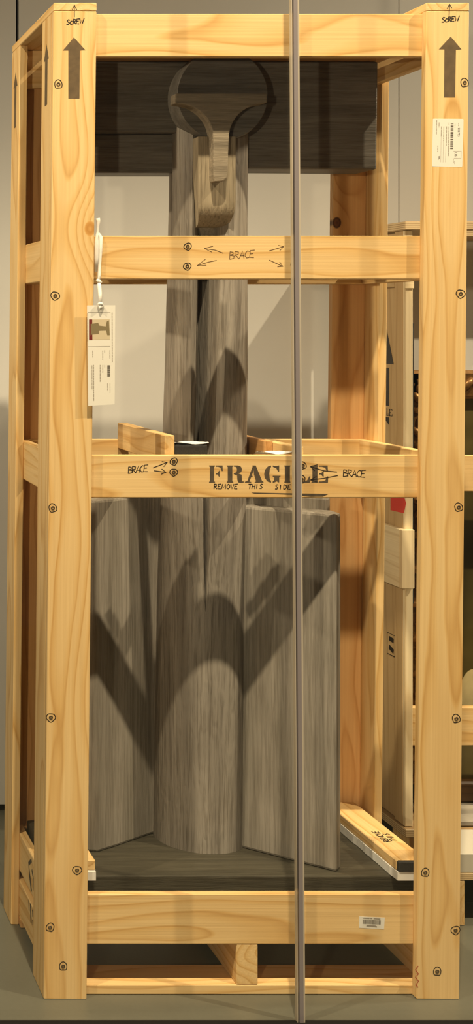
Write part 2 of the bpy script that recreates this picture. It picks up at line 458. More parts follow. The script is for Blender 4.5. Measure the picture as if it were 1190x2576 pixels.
# pallet base: skid boards, bearers, deck
B('skid_board', (X0+T, X1-T), (T, T+W), (.0005, .0205), 'x')
B('skid_board', (X0+T, X1-T), (D-T-W, D-T), (.0005, .0205), 'x', M_PINE_BACK)
for xa in (X0+T, 1.036, X1-T-.045):
    B('bearer', (xa, xa+.045), (T+.001, D-T), (.0205, .1065), 'y')
for i in range(4):
    B('deck_board', (X0+2*T+.001, X1-2*T-.001), (.040 + i*.0896, .040 + i*.0896+.086), (.1075, .1265), 'x', M_PINE_BACK)
# braces between the rails
def BR(name, x, y, z, axis, mat=None, **k): return board(name, mat or M_PINE, crate, x, y, z, axis, lean=False, **k)
BR('brace', (.891, .912), (.0385, D-2*T), (1.118, 1.179), 'y')
BR('brace', (1.164, 1.186), (.0385, .188), (1.11, 1.155), 'y')
BR('brace', (1.1455, 1.1635), (.148, D-2*T), (1.112, 1.158), 'y', M_PINE_BACK)
BR('top_batten', (.70, 1.42), (.205, .25), (2.0065, 2.038), 'x', M_PINE)
# hold-down board over the right and left ends of the plinth, with padding under it
for side in (1, -1):
    if side > 0: xa, xb = 1.388, 1.4565
    else: xa, xb = .672, .7465
    ye = D-2*T-.002 if side > 0 else .18
    hb = BR('hold_down_board', (xa, xb), (.05, ye), (.2505, .2715), 'y')
    pad_pts = [(xa-.0005, .2315), (xb-.001, .2315), (xb-.001, .2500), (xa-.0005, .2500)]
    bm = bmesh.new(); rings = []
    n = 22
    for i in range(n+1):
        y = .042 + (ye-.046)*i/n
        j = .0012*math.sin(i*2.3) + .0008*math.sin(i*5.1)
        rings.append([bm.verts.new((p[0] + (-side if (p[0] < (xa+xb)/2) == (side > 0) else 0)*abs(j)*1.2, y, p[1] + (0 if p[1] < .24 else 0))) for p in pad_pts])
    for i in range(n):
        for k in range(4): bm.faces.new((rings[i][k], rings[i][(k+1) % 4], rings[i+1][(k+1) % 4], rings[i+1][k]))
    bm.faces.new(rings[0]); bm.faces.new(rings[-1])
    put('padding', mesh_from(bm), M_TISSUE, hb)
    if side > 0:
        bmb = box_bm(.0665, .010, .0225, .002)
        put('foam_end', mesh_from(bmb), M_FOAM, hb, Matrix.Translation((1.4222, .0445, .2610)))
# foam pads and paper at the middle braces
fp = put('foam_pad', mesh_from(box_bm(.070, .030, .030, .004, 2)), M_FOAM, crate, Matrix.Translation((.9475, .0538, 1.1445)))
def paper(name, pts, z, parent, amp=.004, nx=10, ny=4):
    (xa, ya), (xb, yb) = pts; V = []; Fc = []
    for t in range(2):
        for j in range(ny+1):
            for i in range(nx+1):
                u, v = i/nx, j/ny
                V.append((xa+(xb-xa)*u + .002*math.sin(j*3), ya+(yb-ya)*v + .002*math.sin(i*2.1), z + amp*(.5+.5*math.sin(i*.62+j*.9+1)) - t*.0008))
    m_ = (nx+1)*(ny+1)
    for j in range(ny):
        for i in range(nx):
            a = j*(nx+1)+i; Fc.append((a, a+1, a+nx+2, a+nx+1)); Fc.append((m_+a, m_+a+nx+1, m_+a+nx+2, m_+a+1))
    return put(name, pydata(V, Fc, recalc=False), M_TISSUE, parent)
paper('padding_sheet', ((.913, .0395), (.986, .072)), 1.1602, fp)
short_brace = [o for o in crate.children if o.name.startswith('brace')][1]
paper('padding_sheet', ((1.088, .0395), (1.1635, .058)), 1.1388, short_brace, amp=.006)

# ------------------------------------------------------------------ marks and screws on the crate
def ink(name, parent, lines, y, w, mat=M_INK): return put(name, ribbon_mesh(lines, w, front(y)), mat, parent)
EPS = .0003
def circ(cx, cy, r, n=18, sq=1.0, wob=.12, seed=0):
    rr = random.Random(seed); k = rr.uniform(0, 6)
    return [(cx + r*(1+wob*math.sin(2*a+k))*math.cos(a), cy + r*sq*(1+wob*math.cos(3*a+k))*math.sin(a)) for a in [2*math.pi*i/n + k for i in range(n+2)]]
def screw(px, py, y, parent, r=4.2, ring=10.5, seed=0):
    c = at(px, py, y); R = r*(y-CAM_Y)/F_PX
    V = []; Fc = []; n = 14
    prof = [(R*1.25, -.0004), (R*1.05, -.0012), (R*.55, -.0009), (R*.45, .0008), (0, .0008)]
    for (rad, dy) in prof[:-1]:
        for i in range(n):
            a = 2*math.pi*i/n; V.append((c.x+rad*math.cos(a), c.y+dy, c.z+rad*math.sin(a)))
    V.append((c.x, c.y-.0003, c.z))
    for k in range(3):
        for i in range(n): Fc.append((k*n+i, k*n+(i+1) % n, (k+1)*n+(i+1) % n, (k+1)*n+i))
    for i in range(n): Fc.append((3*n+i, 3*n+(i+1) % n, 4*n))
    me = pydata(V, Fc, recalc=False)
    me.materials.append(M_STEEL); me.materials.append(M_DARK)
    for i, p in enumerate(me.polygons):
        if i >= 2*n: p.material_index = 1
    s = put('screw', me, None, parent)
    put('pen_ring', ribbon_mesh([circ(px, py, ring, seed=seed)], 2.0, front(y-EPS)), M_INK, s)
for i, (a, b_) in enumerate([(147, 212), (139, 744), (133, 1278), (128, 1805), (194, 2189), (126, 2333), (159, 2431)]): screw(a, b_, 0, lp, seed=i)
for i, (a, b_) in enumerate([(1169, 208), (1159, 739), (1154, 1276), (1148, 1808), (1070, 2195), (1146, 2340), (1100, 2444)]): screw(a, b_, 0, rp, seed=20+i)
for i, (a, b_) in enumerate([(472, 620), (471, 670), (741, 629), (741, 667)]): screw(a, b_, T, rails['mid'], 4, 9, seed=40+i)
for i, (a, b_) in enumerate([(437, 1161), (437, 1188), (762, 1171), (759, 1206)]): screw(a, b_, T, rails['low'], 4, 9, seed=50+i)

G = {'A': [[(0, 0), (.32, 1), (.62, 0)], [(.1, .36), (.56, .36)]],
     'B': [[(.04, 0), (0, 1)], [(0, .98), (.42, .92), (.46, .68), (.02, .54)], [(.02, .54), (.6, .42), (.56, .1), (.04, 0)]],
     'C': [[(.6, .86), (.34, .96), (.06, .66), (.06, .26), (.3, .02), (.62, .08)]],
     'D': [[(.05, 0), (0, 1)], [(0, 1), (.5, .85), (.62, .45), (.4, .08), (.05, 0)]],
     'E': [[(.6, 1), (.05, .96), (.02, .02), (.6, .0)], [(.04, .5), (.46, .54)]],
     'H': [[(0, 0), (0, 1)], [(.6, 0), (.6, 1)], [(0, .5), (.6, .52)]],
     'I': [[(.2, 0), (.2, 1)]],
     'M': [[(0, 0), (.08, 1), (.38, .3), (.68, 1), (.76, 0)]],
     'O': [[(.32, 1), (.04, .7), (.06, .2), (.34, 0), (.62, .3), (.6, .75), (.32, 1)]],
     'R': [[(.05, 0), (0, 1)], [(0, 1), (.48, .9), (.46, .6), (.03, .5)], [(.12, .5), (.62, 0)]],
     'S': [[(.6, .9), (.3, 1), (.08, .78), (.3, .55), (.56, .35), (.4, .05), (.0, .06)]],
     'T': [[(0, 1), (.7, 1)], [(.35, 1), (.33, 0)]],
     'V': [[(0, 1), (.3, 0), (.62, 1)]],
     'W': [[(0, 1), (.2, 0), (.42, .7), (.6, 0), (.86, 1.1)]],
     'c': [[(.5, .62), (.2, .66), (.04, .3), (.2, 0), (.54, .08)]]}
def hand(text, px, py, h, adv, rise=0.0, slant=.1):
    out = []; x = px; y = py
    for ch in text:
        if ch != ' ':
            for ln in G[ch]: out.append([(x + (u + slant*v)*h, y - v*h) for u, v in ln])
        x += adv + (.2*h if ch == 'M' else 0); y += rise
    return out
def arrow(x0, y0, x1, y1, head=14, spread=.5):
    a = math.atan2(y1-y0, x1-x0)
    return [[(x0, y0), (x1, y1)], [(x1 - head*math.cos(a-spread), y1 - head*math.sin(a-spread)), (x1, y1), (x1 - head*math.cos(a+spread), y1 - head*math.sin(a+spread))]]
# SCREW + arrow at both post heads
for px, py, o in ((167, 62, lp), (1111, 56, rp)):
    ink('handwriting', o, hand('ScREW', px, py, 12.5, 8.2, -.8), -EPS, 2.6)
ink('pen_arrow', lp, [[(187, 43), (187, 12)], [(182, 25), (187, 12), (193, 25)]], -EPS, 2.0)
ink('pen_arrow', rp, [[(1130, 39), (1131, 10)], [(1125, 22), (1131, 10), (1137, 21)]], -EPS, 2.2)
# BRACE notes
ink('handwriting', rails['mid'], hand('BRACE', 577, 652, 19, 12.6, -1.0), T-EPS, 1.6, M_PEN)
def pen_arrow(parent, lines, w, mat, eps=EPS): ink('pen_arrow', parent, lines, T-eps, w, mat)
pen_arrow(rails['mid'], [[(562, 637), (541, 629), (514, 625)], [(536, 619), (514, 625), (533, 634)]], 1.5, M_PEN)
pen_arrow(rails['mid'], [[(545, 655), (525, 659), (496, 668)], [(517, 652), (496, 668), (519, 667)]], 1.5, M_PEN)
pen_arrow(rails['mid'], arrow(677, 631, 714, 620), 1.5, M_PEN)
pen_arrow(rails['mid'], arrow(677, 654, 712, 670), 1.5, M_PEN)
pen_arrow(rails['low'], arrow(385, 1177, 421, 1163), 1.9, M_INK)
pen_arrow(rails['low'], arrow(388, 1184, 418, 1188), 1.9, M_INK)
pen_arrow(rails['low'], [[(848, 1187), (815, 1184), (782, 1174)], [(799, 1169), (780, 1173), (792, 1184)]], 1.7, M_INK, EPS*1.6)
pen_arrow(rails['low'], [[(850, 1196), (815, 1203), (781, 1207)], [(796, 1198), (781, 1207), (797, 1212)]], 1.7, M_INK, EPS*1.6)
ink('handwriting', rails['low'], hand('BRACE', 322, 1191, 17, 9.8, -1.2), T-EPS, 2.0)
ink('handwriting', rails['low'], hand('BRACE', 863, 1199, 18, 11.2, .4), T-EPS, 2.1)
ink('handwriting', rails['low'], hand('REMOVE', 538, 1230, 12.5, 9.8), T-EPS, 2.2)
ink('handwriting', rails['low'], hand('THIS', 624, 1230, 12, 9.6, -.2), T-EPS, 2.2)
ink('handwriting', rails['low'], hand('SIDE', 692, 1231, 12, 10.6), T-EPS, 2.2)
put('handwriting', poly_mesh([[(632, 1239), (700, 1240.5), (760, 1241.5), (800, 1242), (826, 1243), (812, 1249), (780, 1249), (740, 1245), (690, 1242.5), (640, 1241.5)]], front(T-EPS)), M_STENCIL, rails['low'])
# FRAGILE stencil
def stencil():
    P = []
    def L_(x0, w, polys):
        for p in polys: P.append([(x0 + u*w, 1214 - v*43) for u, v in p])
    stem = lambda a, b_: [[(a-.06, 0), (b_+.06, 0), (b_+.06, .04), (b_, .08), (b_, .92), (b_+.06, .96), (b_+.06, 1), (a-.06, 1), (a-.06, .96), (a, .92), (a, .08), (a-.06, .04)]]
    L_(526, 34, stem(.06, .38) + [[(.5, 1), (1.0, 1), (1.02, .68), (.94, .68), (.84, .88), (.66, .93), (.5, .93)], [(.5, .56), (.62, .55), (.74, .7), (.78, .7), (.78, .34), (.74, .34), (.62, .48), (.5, .48)]])
    L_(571, 41, stem(.05, .33) + [[(.42, 1), (.68, 1), (.86, .93), (.92, .78), (.88, .62), (.7, .54), (.9, .46), (.92, .12), (.98, .06), (1.04, .08), (1.04, .02), (.9, -.02), (.7, .02), (.64, .16), (.62, .42), (.42, .5), (.42, .56), (.58, .6), (.62, .75), (.58, .92), (.42, .94)]])
    L_(617, 44, [[(-.02, 0), (.34, 0), (.34, .04), (.24, .06), (.32, .28), (.34, .32), (.42, .32), (.42, .40), (.37, .40), (.48, .74), (.42, .93), (.12, .1), (-.02, .05)],
                 [(.40, 1), (.60, 1), (.96, .1), (1.04, .05), (1.04, 0), (.54, 0), (.54, .04), (.62, .07), (.55, .3), (.5, .5), (.47, .8)]])
    L_(664, 41, [[(.44, 1.0), (.24, .94), (.06, .74), (.02, .5), (.06, .26), (.24, .06), (.44, 0), (.44, .08), (.36, .2), (.33, .5), (.36, .8), (.44, .92)],
                 [(.54, 1.0), (.74, .96), (.9, 1.0), (.94, 1.0), (.94, .64), (.88, .64), (.76, .84), (.54, .93)],
                 [(.54, .4), (1.02, .4), (1.02, .36), (.94, .33), (.94, .02), (.86, .02), (.80, .08), (.66, .02), (.54, 0), (.54, .07), (.62, .12), (.64, .3), (.54, .36)]])
    L_(713, 20, stem(.18, .82))
    L_(739, 41, stem(.05, .36) + [[(.46, 0), (.98, 0), (1.02, .36), (.95, .36), (.82, .13), (.62, .07), (.46, .07)]])
    L_(784, 41, stem(.05, .36) + [[(.46, 1), (.98, 1), (1.0, .68), (.94, .68), (.82, .88), (.62, .93), (.46, .93)], [(.46, .55), (.58, .54), (.7, .68), (.74, .68), (.74, .34), (.7, .34), (.58, .48), (.46, .48)],
                 [(.46, 0), (1.0, 0), (1.02, .36), (.95, .36), (.84, .13), (.62, .07), (.46, .07)]])
    return P
put('stencil_lettering', poly_mesh(stencil(), front(T-.0002)), M_STENCIL, rails['low'])
# stencilled up arrows
put('stencil_arrow', poly_mesh([[(186, 94), (215, 126), (201, 127), (200, 248), (172, 248), (172, 127), (158, 127)]], front(-.0002)), M_STENCIL2, lp)
put('stencil_arrow', poly_mesh([[(1134, 92), (1161, 124), (1147, 125), (1145, 245), (1117, 245), (1118, 124), (1104, 124)]], front(-.0002)), M_STENCIL2, rp)
def sideframe(x):            # drawn on a plane x = const (plus lean): u = y, v = z
    return lambda u, v: Vector((x + LEAN*v - .0003, u, v))
def side_arrow(yc, z0, z1):
    hw = .0225
    return [[(yc, z1), (yc+hw, z1-.035), (yc+hw/2, z1-.035), (yc+hw/2, z0), (yc-hw/2, z0), (yc-hw/2, z1-.035), (yc-hw, z1-.035)]]
put('stencil_arrow', poly_mesh(side_arrow(.064, 1.884, 2.016), sideframe(X0)), M_STENCIL2, lps)
put('stencil_arrow', poly_mesh(side_arrow(.391, 1.884, 2.016), sideframe(X0)), M_STENCIL2, lbs)
# brush marks on the left foot rail
def sider(u, v): return Vector((X0 + T + LEAN*v - .0006, u, v))
put('handwriting', ribbon_mesh([([(.215, .205), (.245, .185), (.235, .165), (.215, .135)], .009), ([(.212, .185), (.192, .170), (.196, .145)], .008)], .006, sider), M_INK, sfl)
put('handwriting', ribbon_mesh([([(.24, .104), (.235, .082)], .007), ([(.222, .104), (.214, .064)], .010), ([(.20, .10), (.196, .085)], .008), ([(.197, .078), (.194, .068)], .008)], .006, sider), M_INK, sfl)
# crayon by the right foot
ink('crayon_mark', rp, [[(1052, 2430), (1045, 2440), (1053, 2450), (1045, 2458), (1053, 2468), (1046, 2478), (1052, 2484)]], -EPS, 2.4, M_CRAYON)
# upside-down note on the right hold-down board
hb = [o for o in crate.children if o.name.startswith('hold_down_board')][0]
def topf(u, v): return Vector((u, v, .2722))
def hand_rot(text, x, y, h, adv):
    o = []
    for k, ch in enumerate(text):
        for ln in G[ch]: o.append([(x - v*h, y + k*adv + u*h) for u, v in ln])
    return o
put('handwriting', ribbon_mesh(hand_rot('REMOVE', 1.425, .150, .014, .0105) + hand_rot('THIS', 1.443, .154, .014, .0115), .0022, topf), M_INK, hb)

# printed labels
def text_mesh(body, size):
    c = bpy.data.curves.new('t', 'FONT'); c.body = body; c.size = size; c.resolution_u = 2
    o = bpy.data.objects.new('t', c); COL.objects.link(o)
    me = bpy.data.meshes.new_from_object(o.evaluated_get(bpy.context.evaluated_depsgraph_get()))
    bpy.data.objects.remove(o); bpy.data.curves.remove(c)
    me.materials.clear()
    return me
def down_text(name, body, px, py, size_px, y, parent, mat, lean=0.0, stretch=1.0):
    """text that reads downwards (turned clockwise), first letter at pixel (px,py)"""
    me = text_mesh(body, size_px)
    for v in me.vertices:
        u, w = v.co.x*stretch, v.co.y
        p = at(px + w + lean*u, py + u, y); v.co = p
    return put(name, me, mat, parent)
lab = put('paper_label', mesh_from(prism([(at(a, b_).x, at(a, b_).z) for a, b_ in ((1090.5, 298.5), (1164, 299), (1166, 301), (1163, 418), (1161, 420), (1088.5, 418.5), (1087, 417), (1089, 300))], -.0003, -.00005)), M_PAPER, rp)
LY = -.00055
down_text('print', '711793', 1152, 321, 7.6, LY, lab, M_PRINT, -.02)
down_text('print', 'LIS', 1144, 383, 9, LY, lab, M_PRINT, -.02)
down_text('print', 'VIC', 1103, 392, 6.5, LY, lab, M_PRINT, -.02)
bars = []; yy = 310.0; rr = random.Random(3)
while yy < 372:
    t = rr.choice((1.2, 1.2, 2.4, 3.2)); bars.append([(1134-(yy-310)*.02, yy), (1141-(yy-310)*.02, yy), (1141-(yy-310)*.02, yy+t), (1134-(yy-310)*.02, yy+t)]); yy += t + rr.choice((1.1, 1.3, 2.2))
put('barcode', poly_mesh(bars, front(LY)), M_PRINT, lab)
fl = []
for (x, a, b_, w) in ((1130, 318, 392, 1.6), (1124, 318, 366, 1.6), (1117, 318, 355, 1.4), (1111, 318, 344, 1.4), (1099, 302, 338, 1.3), (1105, 308, 320, 1.4), (1117, 356, 408, .5), (1123, 366, 408, .5), (1111, 345, 408, .5),
                      (1103, 366, 382, 1.6), (1145, 311, 321, 1.2), (1146, 405, 412, 1.0), (1143, 400, 410, 1.0), (1130, 308, 314, 1.2), (1154, 309, 317, 1.0)):
    y_ = a
    while y_ < b_:
        e = min(b_, y_ + rr.uniform(3, 9)) if w > .6 else b_
        fl.append(([(x - (y_-300)*.02, y_), (x - (e-300)*.02, e)], float(w))); y_ = e + 1.4
fl += [([(1141, 380), (1161, 380), (1160, 398), (1142, 398)], .5)]
put('print', ribbon_mesh(fl, 1.0, front(LY)), M_PRINT2, lab)
lab2 = put('barcode_sticker', mesh_from(prism([(at(a, b_, T).x, at(a, b_, T).z) for a, b_ in ((904, 2305), (968, 2308), (966, 2338), (903.5, 2334))], T-.0003, T-.00005)), M_PAPER, rails['foot'])
bars = []; xx = 913.0
while xx < 958:
    t = rr.choice((.6, .9, 1.4)); dy = (xx-913)*.045
    bars.append([(xx, 2313+dy), (xx+t, 2313+dy), (xx+t, 2324+dy), (xx, 2324+dy)]); xx += t + rr.choice((.6, .9))
put('barcode', poly_mesh(bars, front(T-.00055)), M_PRINT, lab2)
put('print', ribbon_mesh([([(914, 2309.5), (930, 2310.2)], 2.2), ([(932, 2310.3), (937, 2310.6)], 2.2), ([(940, 2310.7), (957, 2311.6)], 2.2), ([(922, 2328.5), (930, 2329), (944, 2330), (948, 2332)], 3.6)], 2, front(T-.00055)), M_PRINT2, lab2)

# ------------------------------------------------------------------ hanging tag
tagy = -.012
ht = empty('hanging_tag', at(254, 790, tagy), 'white card tag with photo print hanging from tied white tape on the left post', 'tag')
card_px = ((219, 768.5), (290, 768), (288.5, 1017), (222, 1021))
card = put('card', mesh_from(prism([(at(a, b_, tagy).x, at(a, b_, tagy).z) for a, b_ in card_px], tagy, tagy+.0008)), M_PAPER, ht)
TY = tagy - .00025
put('photo_print', poly_mesh([[(224, 803.5), (276, 803), (276.5, 854), (224, 855)]], front(TY)), M_CREAM, card)
put('photo_print', poly_mesh([[(224, 803.5), (232, 803.5), (232.5, 855), (224, 855)]], front(TY-.00012)), M_RED, card)
put('photo_print', poly_mesh([[(228, 815), (247, 812), (250, 819), (266, 821), (269, 808), (274, 806), (276, 843), (270, 843), (267, 831), (249, 832), (249, 840), (232, 841), (228, 845)]], front(TY-.00024)), M_OLIVE, card)
fl = [([(221, 786), (278, 785)], .6), ([(221, 872), (277, 871)], .6)]
for (x, a, b_, w) in ((282, 786, 912, 2.0), (220.5, 787, 858, 1.3), (276, 881, 901, 1.5), (263, 881, 888, 1.5), (258, 882, 905, 1.5), (233, 882, 899, 1.6), (263, 918, 925, 1.3), (258, 918, 937, 1.6), (251.5, 918, 960, 1.6),
                      (235, 918, 1008, 1.6), (231, 919, 980, 1.4), (276, 964, 988, 1.2), (270, 964, 983, 1.2)):
    y_ = a
    while y_ < b_:
        e = min(b_, y_ + rr.uniform(3, 9)); fl.append(([(x + (y_-786)*.004, y_), (x + (e-786)*.004, e)], float(w))); y_ = e + 1.3
put('print', ribbon_mesh(fl, 1.0, front(TY)), M_PRINT2, card)
bars = []; yy = 919.0
while yy < 947:
    t = rr.choice((.7, 1.0, 1.5)); bars.append([(270, yy), (277, yy), (277, yy+t), (270, yy+t)]); yy += t + rr.choice((.7, 1.0))
put('barcode', poly_mesh(bars, front(TY)), M_PRINT, card)
def tp(px, py, y): return at(px, py, y)
sy = .012
put('tape', mesh_from(tube([tp(246, 549, .018), tp(247.5, 556, .018), tp(246.5, 568, .017), tp(246, 582, .017), tp(245, 590, .016), tp(243.5, 610, sy), tp(242.5, 650, sy), tp(241, 684, sy+.002)],
    [.0046, .0044, .0028, .0022, .0034, .0048, .0046, .0034], flat=.45), True), M_CLOTH, ht)
put('tape', mesh_from(tube([tp(247, 584, .02), tp(250, 590, .015), tp(253.5, 596, sy), tp(253, 630, sy), tp(251, 660, sy), tp(249.5, 690, sy-.001), tp(248.5, 706, 0.006)],
    [.0015, .003, .0042, .0038, .0034, .0036, .003], flat=.45), True), M_CLOTH, ht)
put('tape', mesh_from(tube([tp(244, 704, .006), tp(248, 707, .001), tp(253, 711, .003), tp(252, 715, .004), tp(246, 711, .004)], [.003, .0044, .0038, .0034, .002], flat=.8), True), M_CLOTH, ht)
put('tape', mesh_from(tube([tp(249, 710, .003), tp(250, 722, -.002), tp(252, 740, -.006), tp(253, 762, -.012)], [.0034, .0044, .0042, .003], flat=.6), True), M_CLOTH, ht)
put('tape', mesh_from(tube([tp(246, 766, -.014), tp(250, 764, -.018), tp(255, 766, -.018), tp(259, 769, -.014), tp(253, 772, -.019), tp(251, 780, -.0145)], [.0018, .0042, .0046, .003, .0036, .0014], flat=.7), True), M_CLOTH, ht)

# ------------------------------------------------------------------ the sculpture
BZ = .23
sculpture = empty('wooden_sculpture', (1.06, .24, .127), 'dark wooden sculpture of a long-nosed head on a winged column inside the crate', 'sculpture')
plinth = put('plinth', mesh_from(plan_prism([(.672, .07), (1.4575, .07), (1.4575, .392), (.672, .392)], .127, BZ, .003)), M_BASE, sculpture)
# column: lofted rings with a slot cut into its front
def column():
    bm = bmesh.new(); rings = []; nb = 56
    NZ = 72
    def lerp(a, b_, k): return a + (b_-a)*max(0, min(1, k))
    for i in range(NZ+1):
        z = BZ + (1.86-BZ)*i/NZ
        t = (z-BZ)/(1.86-BZ)
        R = lerp(.102, .098, (z-.23)/.38) if z < .61 else (lerp(.098, .090, (z-.61)/.64) if z < 1.25 else lerp(.090, .0843, (z-1.25)/.45))
        cx = 1.0475 + .001*t
        cy = lerp(.288, .275, (z-.23)/.52) if z < .75 else (lerp(.275, .243, (z-.75)/.55) if z < 1.3 else lerp(.243, .226, (z-1.3)/.5))
        if z > 1.13: xl, xr, dp, k = .992, lerp(1.0545, 1.066, (z-1.13)/.4), .10, 1
        elif z > 1.03: k = (z-1.03)/.1; xl, xr, dp = lerp(1.0148, .992, k), lerp(1.0386, 1.0545, k), lerp(.034, .10, k)
        else: k = max(0, (z-.775)/.255); xl, xr, dp = lerp(1.0255, 1.0148, k), lerp(1.0265, 1.0386, k), .034*min(1, k*2.0)
        a0, a1 = math.acos((xr-cx)/R), math.acos((xl-cx)/R)      # front angles (below the x axis)
        ring = []
        for m in range(nb+1):                                    # right ridge, round the back, to the left ridge
            a = -a0 + (2*math.pi - (a1-a0))*m/nb
            ring.append((cx+R*math.cos(a), cy+R*math.sin(a)))
        yl, yr = ring[-1][1], ring[0][1]
        w = xr-xl
        for (u, d) in ((.14, .08), (.30, .30), (.34, 1.0), (.62, 1.0), (.66, .44), (.85, .14)):
            y0 = yl + (yr-yl)*u
            ring.append((xl+w*u, y0 + dp*d))
        rings.append([bm.verts.new((x, y, z)) for x, y in ring])
    n = len(rings[0])
    for i in range(NZ):
        for k in range(n): bm.faces.new((rings[i][k], rings[i][(k+1) % n], rings[i+1][(k+1) % n], rings[i+1][k]))
    bm.faces.new(rings[0][::-1]); bm.faces.new(rings[-1])
    return mesh_from(bm, False)
cm = column()
for p in cm.polygons: p.use_smooth = True
try: cm.set_sharp_from_angle(angle=math.radians(40))
except Exception: pass
put('column', cm, M_COLUMN, sculpture)
# wings: slabs standing on the plinth
def wing(name, pts, z1, bev=.006):
    return put(name, mesh_from(plan_prism(pts, BZ+.0002, z1, bev)), M_WING, sculpture)
wing('right_wing', [(1.118, .225), (1.277, .087), (1.297, .110), (1.298, .150), (1.15, .262)], 1.004)
wing('rear_wing', [(1.13, .268), (1.285, .155), (1.305, .18), (1.15, .31)], 1.032)
wing('left_wing', [(.789, .195), (.838, .227), (.945, .303), (1.0, .315), (.98, .345), (.74, .31), (.742, .203)], 1.02)
# cross bar behind the head
cb = put('cross_bar', mesh_from(prism([(1.06, 1.765), (1.418, 1.763), (1.421, 2.005), (.69, 2.005), (.69, 1.845), (1.06, 1.845)], .20, .30, .004)), M_BAR, sculpture)
put('cross_bar_lower_step', mesh_from(prism([(.69, 1.757), (1.0, 1.757), (1.0, 1.8445), (.69, 1.8445)], .218, .295, .003)), M_BAR, sculpture)
# face disc
CXF, CZF = 1.0480, 1.919
bm = bmesh.new()
pts = [(CXF + .1005*math.cos(2*math.pi*i/72), CZF + .1005*math.sin(2*math.pi*i/72)) for i in range(72)]
dm = mesh_from(prism(pts, .135, .2005, .002, 1)); put('face_disc', dm, M_BAR, sculpture)
# brow and nose in one relief
def q(px, py): v = at(px, py, .10); return (v.x, v.z)
def arc(c, r0, r1, a0, a1, n=9):
    return [(c[0] + r0*math.cos(math.radians(a0+(a1-a0)*i/n)), c[1] + r1*math.sin(math.radians(a0+(a1-a0)*i/n))) for i in range(n+1)]
out = [(442, 235), (672, 235), (672, 258)] + arc((667, 345), 90, 85, 268, 186)[0:] + [(576, 360), (573, 437)] + arc((556, 437), 17, 19, 0, 90, 5)[1:] + [(540, 457)]
out += [(537, 440), (537, 350)] + arc((446, 345), 90, 84, 352, 272) + [(441, 259)]
put('brow_and_nose', mesh_from(prism([q(*p) for p in out], .10, .1365, .0022, 2)), M_BROW, sculpture)
# muzzle block with a rounded underside and a wedge of a chin
def muzzle():
    prof = [(.127, 1.8262), (.127, 1.74)] + [(.172 - .045*math.cos(math.pi/2*i/8), 1.683 - .053*math.sin(math.pi/2*i/8)) for i in range(9)] + [(.20, 1.629)]
    x0, x1 = at(499, 450, .127).x, at(593, 450, .127).x
    bm = bmesh.new(); A = []; Bv = []
    for (y, z) in prof:
        k = max(0, (1.683 - z)/.053); ins = .009*k*k
        A.append(bm.verts.new((x0+ins, y, z))); Bv.append(bm.verts.new((x1-ins, y, z)))
    A.append(bm.verts.new((x0+.002, .215, 1.8262))); Bv.append(bm.verts.new((x1-.002, .215, 1.8262)))
    for i in range(len(prof)): bm.faces.new((A[i], Bv[i], Bv[i+1], A[i+1]))
    bm.faces.new((A[-1], Bv[-1], Bv[0], A[0]))
    bm.faces.new(A); bm.faces.new(Bv[::-1])
    es = [e for e in bm.edges if e.calc_face_angle(0) > .9]
    bmesh.ops.bevel(bm, geom=es, offset=.004, segments=2, profile=.5, affect='EDGES')
    return mesh_from(bm)
mm = muzzle()
for p in mm.polygons: p.use_smooth = True
mm.set_sharp_from_angle(angle=math.radians(50))
put('muzzle', mm, M_FACE, sculpture)
x0, x1 = at(503, 545, .16).x, at(588, 545, .16).x
V = [(x0, .172, 1.640), (x1, .172, 1.640), (x1, .23, 1.640), (x0, .23, 1.640), (1.030, .205, 1.588), (1.050, .205, 1.588), (1.050, .235, 1.588), (1.030, .235, 1.588)]
put('chin', pydata(V, [(0, 1, 2, 3), (4, 5, 6, 7), (0, 1, 5, 4), (1, 2, 6, 5), (2, 3, 7, 6), (3, 0, 4, 7)]), M_WING, sculpture)

# ------------------------------------------------------------------ second, open-fronted crate at right with a framed painting
c2 = empty('plywood_crate', (2.0, .8, 0), 'open plywood crate standing behind the right post with a stencilled side and red card', 'crate')
def C2(name, x, y, z, axis, mat, **k): return board(name, mat, c2, x, y, z, axis, lean=False, **k)
xl = 1.6785
sp = C2('side_panel', (xl+.008, xl+.0205), (.655, 1.0), (.135, 1.65), 'z', M_PLY)
C2('side_batten', (xl, xl+.0205), (.612, .655), (.135, 1.653), 'z', M_PLY)
C2('batten_lit_edge', (xl, xl+.0205), (.60, .6115), (.135, 1.653), 'z', M_PLYP)  # batten's front edge split off; light on it is put into the paler colour
C2('side_batten', (xl, xl+.0205), (.655, 1.0), (1.51, 1.60), 'y', M_PLY)
C2('cap_block', (xl-.002, xl+.022), (.596, .6), (1.505, 1.530), 'x', M_PLYP)
C2('lid', (xl-.004, 1.86), (.59, 1.02), (1.654, 1.6755), 'x', M_LAYER)
C2('lid', (1.86, 2.5), (.80, 1.02), (1.650, 1.6705), 'x', M_LAYER)
C2('front_bar', (xl+.0215, 2.5), (.62, .64), (.986, 1.078), 'x', M_PINE)
C2('front_bar', (xl+.0215, 2.5), (.62, .64), (.335, .433), 'x', M_PINE)
C2('cleat', (xl-.015, xl+.019), (.588, .599), (.743, .893), 'z', M_PLYP)
C2('cleat', (xl-.015, xl-.0005), (.60, .75), (.743, .893), 'y', M_PLYP)
C2('base_board', (xl-.006, 2.5), (.585, 1.02), (.113, .134), 'x', M_LAYER)
C2('divider', (xl+.0215, 1.732), (.66, .70), (.69, 1.418), 'z', M_FOAM)
C2('foot', (1.69, 1.78), (.60, .69), (0, .1125), 'z', M_PINE)
C2('foot', (2.3, 2.4), (.60, .69), (0, .1125), 'z', M_PINE)
C2('back_panel', (xl+.022, 2.5), (1.003, 1.02), (.135, 1.649), 'z', M_WHITE)
def c2side(u, v): return Vector((xl + .0074, u, v))
